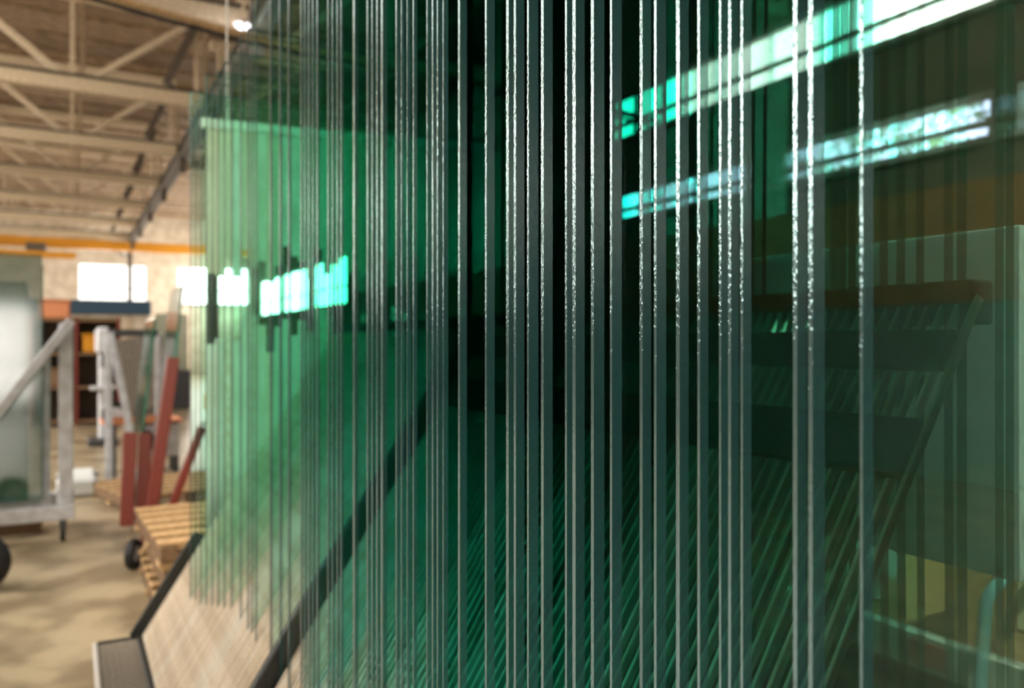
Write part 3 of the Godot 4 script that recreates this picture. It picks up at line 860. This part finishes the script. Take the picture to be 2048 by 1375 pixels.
func build_far_clutter() -> void:
	a_frame("steel_easel", "grey A-shaped storage frame in the middle distance, left of the ribbed panel", Vector3(0.36, 0, -9.75), 0.5, 1.62)
	var c := thing("ribbed_panel", "grey-brown ribbed panel leaning behind the A-shaped frame", "panel", Vector3(1.0, 0.6, -12.6))
	c.rotation.z = 0.16
	for i in 14:
		part("rib", one_box(Vector3(-0.3 + i * 0.045, 0.5, 0.02), Vector3(0.028, 1.0, 0.03), 0.004), M.corr, c)
	part("backing", one_box(Vector3(0, 0.5, -0.01), Vector3(0.66, 1.02, 0.03), 0.003), M.corr_dark, c)
	part("stand", one_box(Vector3(0.0, -0.3, -0.02), Vector3(0.5, 0.56, 0.04), 0.003), M.corr_dark, c)
	# machine bench with wheels and bright tray
	var m := thing("cutting_bench", "low machine bench with a round flywheel and pale tray on the floor", "bench", Vector3(0.62, 0, -10.2))
	part("table", one_box(Vector3(0.1, 0.62, 0), Vector3(0.85, 0.03, 0.6), 0.01), M.orange, m)
	part("body", one_box(Vector3(0.2, 0.4, 0), Vector3(0.55, 0.38, 0.5), 0.02), M.steel, m)
	for x in [-0.2, 0.45]:
		part("leg", one_box(Vector3(x, 0.3, 0.2), Vector3(0.06, 0.6, 0.06), 0.005), M.steel_dark, m)
		part("leg", one_box(Vector3(x, 0.3, -0.2), Vector3(0.06, 0.6, 0.06), 0.005), M.steel_dark, m)
	wheel("flywheel", m, Vector3(-0.18, 0.72, 0.2), 0.14, 0.06, Vector3.BACK)
	wheel("drive_wheel", m, Vector3(0.1, 0.4, 0.29), 0.13, 0.06, Vector3.BACK)
	var tr := thing("wrapped_bundle", "pale wrapped bundle lying on the floor before the machine bench", "bundle", Vector3(0.06, 0, -9.2))
	part("wrapping", one_box(Vector3(0, 0.1, 0), Vector3(0.36, 0.2, 0.7), 0.04), M.paper, tr)
	part("strap", one_box(Vector3(0, 0.1, 0.1), Vector3(0.366, 0.206, 0.03), 0.02), M.steel_dark, tr)
	# blue lean-to beam, white partition, shelves at the far end
	var p := thing("partition_wall", "pale partition with a blue fascia beam below the far windows", "partition", Vector3(0, 0, -31.0))
	part("panel", one_box(Vector3(-2.0, 1.25, 0), Vector3(9.0, 2.5, 0.12), 0.01), M.wall, p)
	part("fascia", one_box(Vector3(-2.0, 2.76, 0.05), Vector3(9.0, 0.5, 0.3), 0.02), M.blue, p)
	for i in 7:
		part("batten", one_box(Vector3(-6.0 + i * 1.3, 1.25, 0.08), Vector3(0.12, 2.5, 0.05), 0.01), M.truss, p)
	var d := thing("dark_cabinet", "dark open cabinet in the middle distance before the pale partition", "cabinet", Vector3(0.1, 0, -17.0))
	for x in [-0.7, 0.0, 0.7]:
		part("upright", one_box(Vector3(x, 1.0, 0), Vector3(0.06, 2.0, 0.6), 0.01), M.red, d)
	for i in 4:
		part("shelf", one_box(Vector3(0, 0.075 + i * 0.62, 0), Vector3(1.4, 0.05, 0.6), 0.01), M.wood_dark, d)
	part("back_panel", one_box(Vector3(0, 1.0, -0.3), Vector3(1.44, 2.0, 0.03), 0.005), M.truss_dark, d)
	var bins := ["orange bin on the top shelf of the dark cabinet", "yellow bin on the middle shelf of the dark cabinet", "brown bin on the low shelf of the dark cabinet"]
	for i in 3:
		var bn := thing("storage_bin", bins[i], "bin", Vector3([-0.25, 0.45, -0.25][i], [1.961, 1.341, 0.721][i], -16.9), 0.0, "bins in the dark cabinet")
		part("body", one_box(Vector3(0, 0.16, 0), Vector3(0.5, 0.32, 0.36), 0.03), [M.orange, M.yellow, M.wood_dark][i], bn)
		part("lip", one_box(Vector3(0, 0.33, 0), Vector3(0.54, 0.04, 0.4), 0.01), [M.orange, M.yellow, M.wood_dark][i], bn)
	var dp := thing("drill_press", "grey pillar drill with a handwheel standing beside the dark cabinet", "machine", Vector3(0.42, 0, -13.4))
	part("foot", one_box(Vector3(0, 0.05, 0), Vector3(0.4, 0.1, 0.5), 0.02), M.steel_dark, dp)
	part("column", one_tube([Vector3(0, 0.1, -0.1), Vector3(0, 1.75, -0.1)], 0.06, 14), M.steel, dp)
	part("work_table", one_box(Vector3(0, 0.85, 0.08), Vector3(0.34, 0.05, 0.36), 0.01), M.steel, dp)
	part("head", one_box(Vector3(0, 1.55, 0.06), Vector3(0.2, 0.4, 0.5), 0.05), M.steel, dp)
	part("spindle", one_tube([Vector3(0, 1.15, 0.2), Vector3(0, 1.36, 0.2)], 0.03, 12), M.steel_dark, dp)
	wheel("handwheel", dp, Vector3(0.16, 1.5, 0.1), 0.12, 0.03)
	var gp := thing("hung_glass_pane", "square green glass pane standing on edge before the partition", "glass pane", Vector3(2.05, 0, -20.0))
	part("pane_body", one_box(Vector3(0, 1.55, 0), Vector3(0.7, 1.3, 0.012), 0.003), M.glass_green, gp)
	part("stand", one_box(Vector3(0, 0.45, 0), Vector3(0.8, 0.9, 0.3), 0.02), M.steel_dark, gp)

# ==================================================================== right side
func carton(label: String, at: Vector3, size: Vector3, turn := 0.0, pale := false, group := "cardboard boxes on the shelf") -> void:
	var o := thing("cardboard_box", label, "box", at, turn, group)
	part("body", one_box(Vector3(0, size.y / 2, 0), size, 0.006), M.card_pale if pale else M.card, o)
	for k in [-1.0, 1.0]:
		part("flap", one_box(Vector3(0, size.y + 0.002, k * size.z / 4), Vector3(size.x * 0.99, 0.004, size.z / 2 - 0.004)), M.card_pale, o)
	part("tape", one_box(Vector3(0, size.y + 0.0046, 0), Vector3(size.x, 0.0012, 0.05)), M.tape, o)
	part("tape", one_box(Vector3(-size.x / 2 - 0.0008, size.y - 0.06, 0), Vector3(0.0016, 0.12, 0.05)), M.tape, o)
	part("paper_label", one_box(Vector3(-size.x / 2 - 0.001, size.y * 0.45, size.z * 0.22), Vector3(0.002, size.y * 0.4, size.z * 0.3)), M.paper, o)

func work_lamp(label: String, at: Vector3, towards: Vector3, energy: float, angle: float) -> void:
	var wl := thing("work_lamp", label, "lamp", at)
	var st := st_new()
	lathe(st, [Vector2(0.03, 0.16), Vector2(0.06, 0.12), Vector2(0.16, 0.05), Vector2(0.2, 0.0), Vector2(0.19, 0.0), Vector2(0.15, 0.045), Vector2(0.05, 0.11)], Vector3.ZERO, Vector3.UP)
	part("dome_shade", done(st), M.iron, wl)
	st = st_new()
	lathe(st, [Vector2(0.001, -0.02), Vector2(0.03, -0.01), Vector2(0.045, 0.03), Vector2(0.02, 0.08), Vector2(0.001, 0.09)], Vector3.ZERO, Vector3.UP)
	part("bulb", done(st), M.lamp, wl)
	part("cord", one_bar(Vector3(0, 0.15, 0), Vector3(0, ROOF - at.y, 0), 0.012, 0.012), M.rubber, wl)
	var sp := SpotLight3D.new()
	sp.name = "lamp_light"
	sp.light_color = Color(1.0, 0.95, 0.87)
	sp.light_energy = energy
	sp.light_size = 0.05
	sp.spot_angle = angle
	sp.spot_range = 30.0
	sp.spot_attenuation = 2.0
	sp.shadow_enabled = true
	sp.look_at_from_position(Vector3(0, -0.06, 0), towards, Vector3.UP)
	wl.add_child(sp)

func build_right_side() -> void:
	var sh := thing("storage_shelf", "low grey shelf unit behind the glass, carrying cardboard boxes", "shelf", Vector3(1.62, 0, 0))
	for lv in [0.38, 0.84]:
		part("shelf_board", one_box(Vector3(0.35, lv, -1.15), Vector3(0.7, 0.03, 2.2), 0.004), M.wood_dark, sh)
		part("shelf_rail", one_box(Vector3(-0.01, lv, -1.15), Vector3(0.03, 0.08, 2.24), 0.004), M.sill, sh)
	for x in [0.0, 0.68]:
		for z in [-0.06, -2.24]:
			part("upright", one_box(Vector3(x, 0.5, z), Vector3(0.04, 1.0, 0.04), 0.004), M.steel_dark, sh)
	part("red_tag", one_box(Vector3(-0.028, 0.84, -1.12), Vector3(0.006, 0.05, 0.1), 0.001), M.redtag, sh)
	carton("large brown cardboard box at the front of the shelf, by the blue tube handle", Vector3(1.82, 0.855, -0.92), Vector3(0.34, 0.2, 0.36))
	carton("pale cardboard box at the back of the shelf", Vector3(2.14, 0.855, -0.66), Vector3(0.26, 0.36, 0.38), 0.0, true)
	carton("cardboard box under a loose paper sheet, far end of the shelf", Vector3(1.84, 0.855, -1.5), Vector3(0.36, 0.17, 0.5), 0.06)
	carton("cardboard box stacked on the back of the shelf beside the pale one", Vector3(2.14, 0.855, -1.12), Vector3(0.26, 0.3, 0.36), 0.0)
	carton("brown cardboard box on the lower shelf", Vector3(1.9, 0.395, -0.75), Vector3(0.4, 0.32, 0.5), 0.0, true, "cardboard boxes on the lower shelf")
	carton("brown cardboard box on the lower shelf, farther along", Vector3(1.9, 0.395, -1.4), Vector3(0.4, 0.3, 0.5), 0.04, false, "cardboard boxes on the lower shelf")
	var ps := thing("paper_sheet", "loose grey-white paper sheet hanging over the far cardboard box", "paper", Vector3(1.66, 1.026, -1.3))
	var st := st_new()
	quad(st, Vector3(0, 0.1, 0.1), Vector3(0.1, 0.13, -0.12), Vector3(0.02, 0.0, -0.14), Vector3(-0.03, -0.06, 0.06), Vector3(0.3, -0.3, 0))
	quad(st, Vector3(0.001, 0.098, 0.1), Vector3(0.101, 0.128, -0.12), Vector3(0.021, -0.002, -0.14), Vector3(-0.029, -0.062, 0.06), Vector3(-0.3, 0.3, 0))
	part("sheet", done(st), M.paper, ps)
	# the bent blue tubes of a hand trolley
	for i in 2:
		var o := thing("tube_handle", ["blue-grey bent tube handle in front of the shelf, nearer one", "blue-grey bent tube handle in front of the shelf, farther one"][i], "handle", Vector3(1.5, 0, [-0.83, -0.93][i]), 0.0, "bent tube handles")
		var pts := [Vector3(0.0, 0.0, -0.03), Vector3(0, 0.55, -0.03)]
		for k in 9:
			var a := PI / 2 * k / 8.0
			pts.append(Vector3(0.06 - 0.06 * cos(a), 1.02 + 0.06 * sin(a), 0.01 + 0.03 * sin(a)))
		pts.append(Vector3(0.16, 1.085, 0.045))
		part("tube", one_tube(pts, 0.012, 12), M.tubeblue, o)
		part("foot_cap", one_box(Vector3(0, 0.008, -0.03), Vector3(0.04, 0.016, 0.04), 0.004), M.rubber, o)
	# hanging work lamps: one over the shelf, one over the far end of the rack
	work_lamp("hanging work lamp with a dark dome shade over the cardboard boxes", Vector3(1.3, 2.75, 0.05), Vector3(0.45, -1.75, -0.85), 17.0, 44.0)
	work_lamp("hanging work lamp with a dark dome shade over the far rack end", Vector3(0.45, 3.3, -2.75), Vector3(0.85, -2.1, -1.65), 14.0, 38.0)
	# trees outside the lower windows
	var rng := RandomNumberGenerator.new()
	rng.seed = 5
	var tl := ["nearest yellow-green leafy tree outside the right-hand windows", "second yellow-green leafy tree outside the right-hand windows", "third yellow-green leafy tree outside the right-hand windows", "farthest yellow-green leafy tree outside the right-hand windows", "yellow-green leafy tree outside the windows beside the camera", "yellow-green leafy tree outside the windows behind the camera"]
	for i in 6:
		var tr := thing("leafy_tree", tl[i], "tree", Vector3(9.9 + 0.15 * i, -0.2, [-1.4, -5.6, -9.2, -12.6, 2.4, 6.6][i]), 0.0, "trees outside the right wall")
		part("trunk", one_tube([Vector3(0, 0, 0), Vector3(0.05, 1.6, 0.05), Vector3(-0.05, 4.2, 0)], 0.12, 10), M.bark, tr)
		st = st_new()
		for k in 900:
			var d := Vector3(rng.randfn(), rng.randfn(), rng.randfn())
			var p := Vector3(0, 4.55, 0) + d.limit_length(1.8) * Vector3(0.35, 0.6, 0.9)
			var e1 := Vector3(rng.randfn(), rng.randfn(), rng.randfn()).normalized()
			var e2 := e1.cross(Vector3(rng.randfn(), rng.randfn(), rng.randfn())).normalized()
			var r := 0.07 + rng.randf() * 0.06
			quad(st, p - e1 * r, p + e2 * r * 0.5, p + e1 * r, p - e2 * r * 0.5, p - e1.cross(e2))
		var fo := part("foliage", done(st), M.leaf, tr)
		fo.set_meta("kind", "stuff")
	struct("ground_outside", one_box(Vector3(16.0, -0.25, -17.0), Vector3(14.0, 0.1, 56.0)), M.brown_wall)
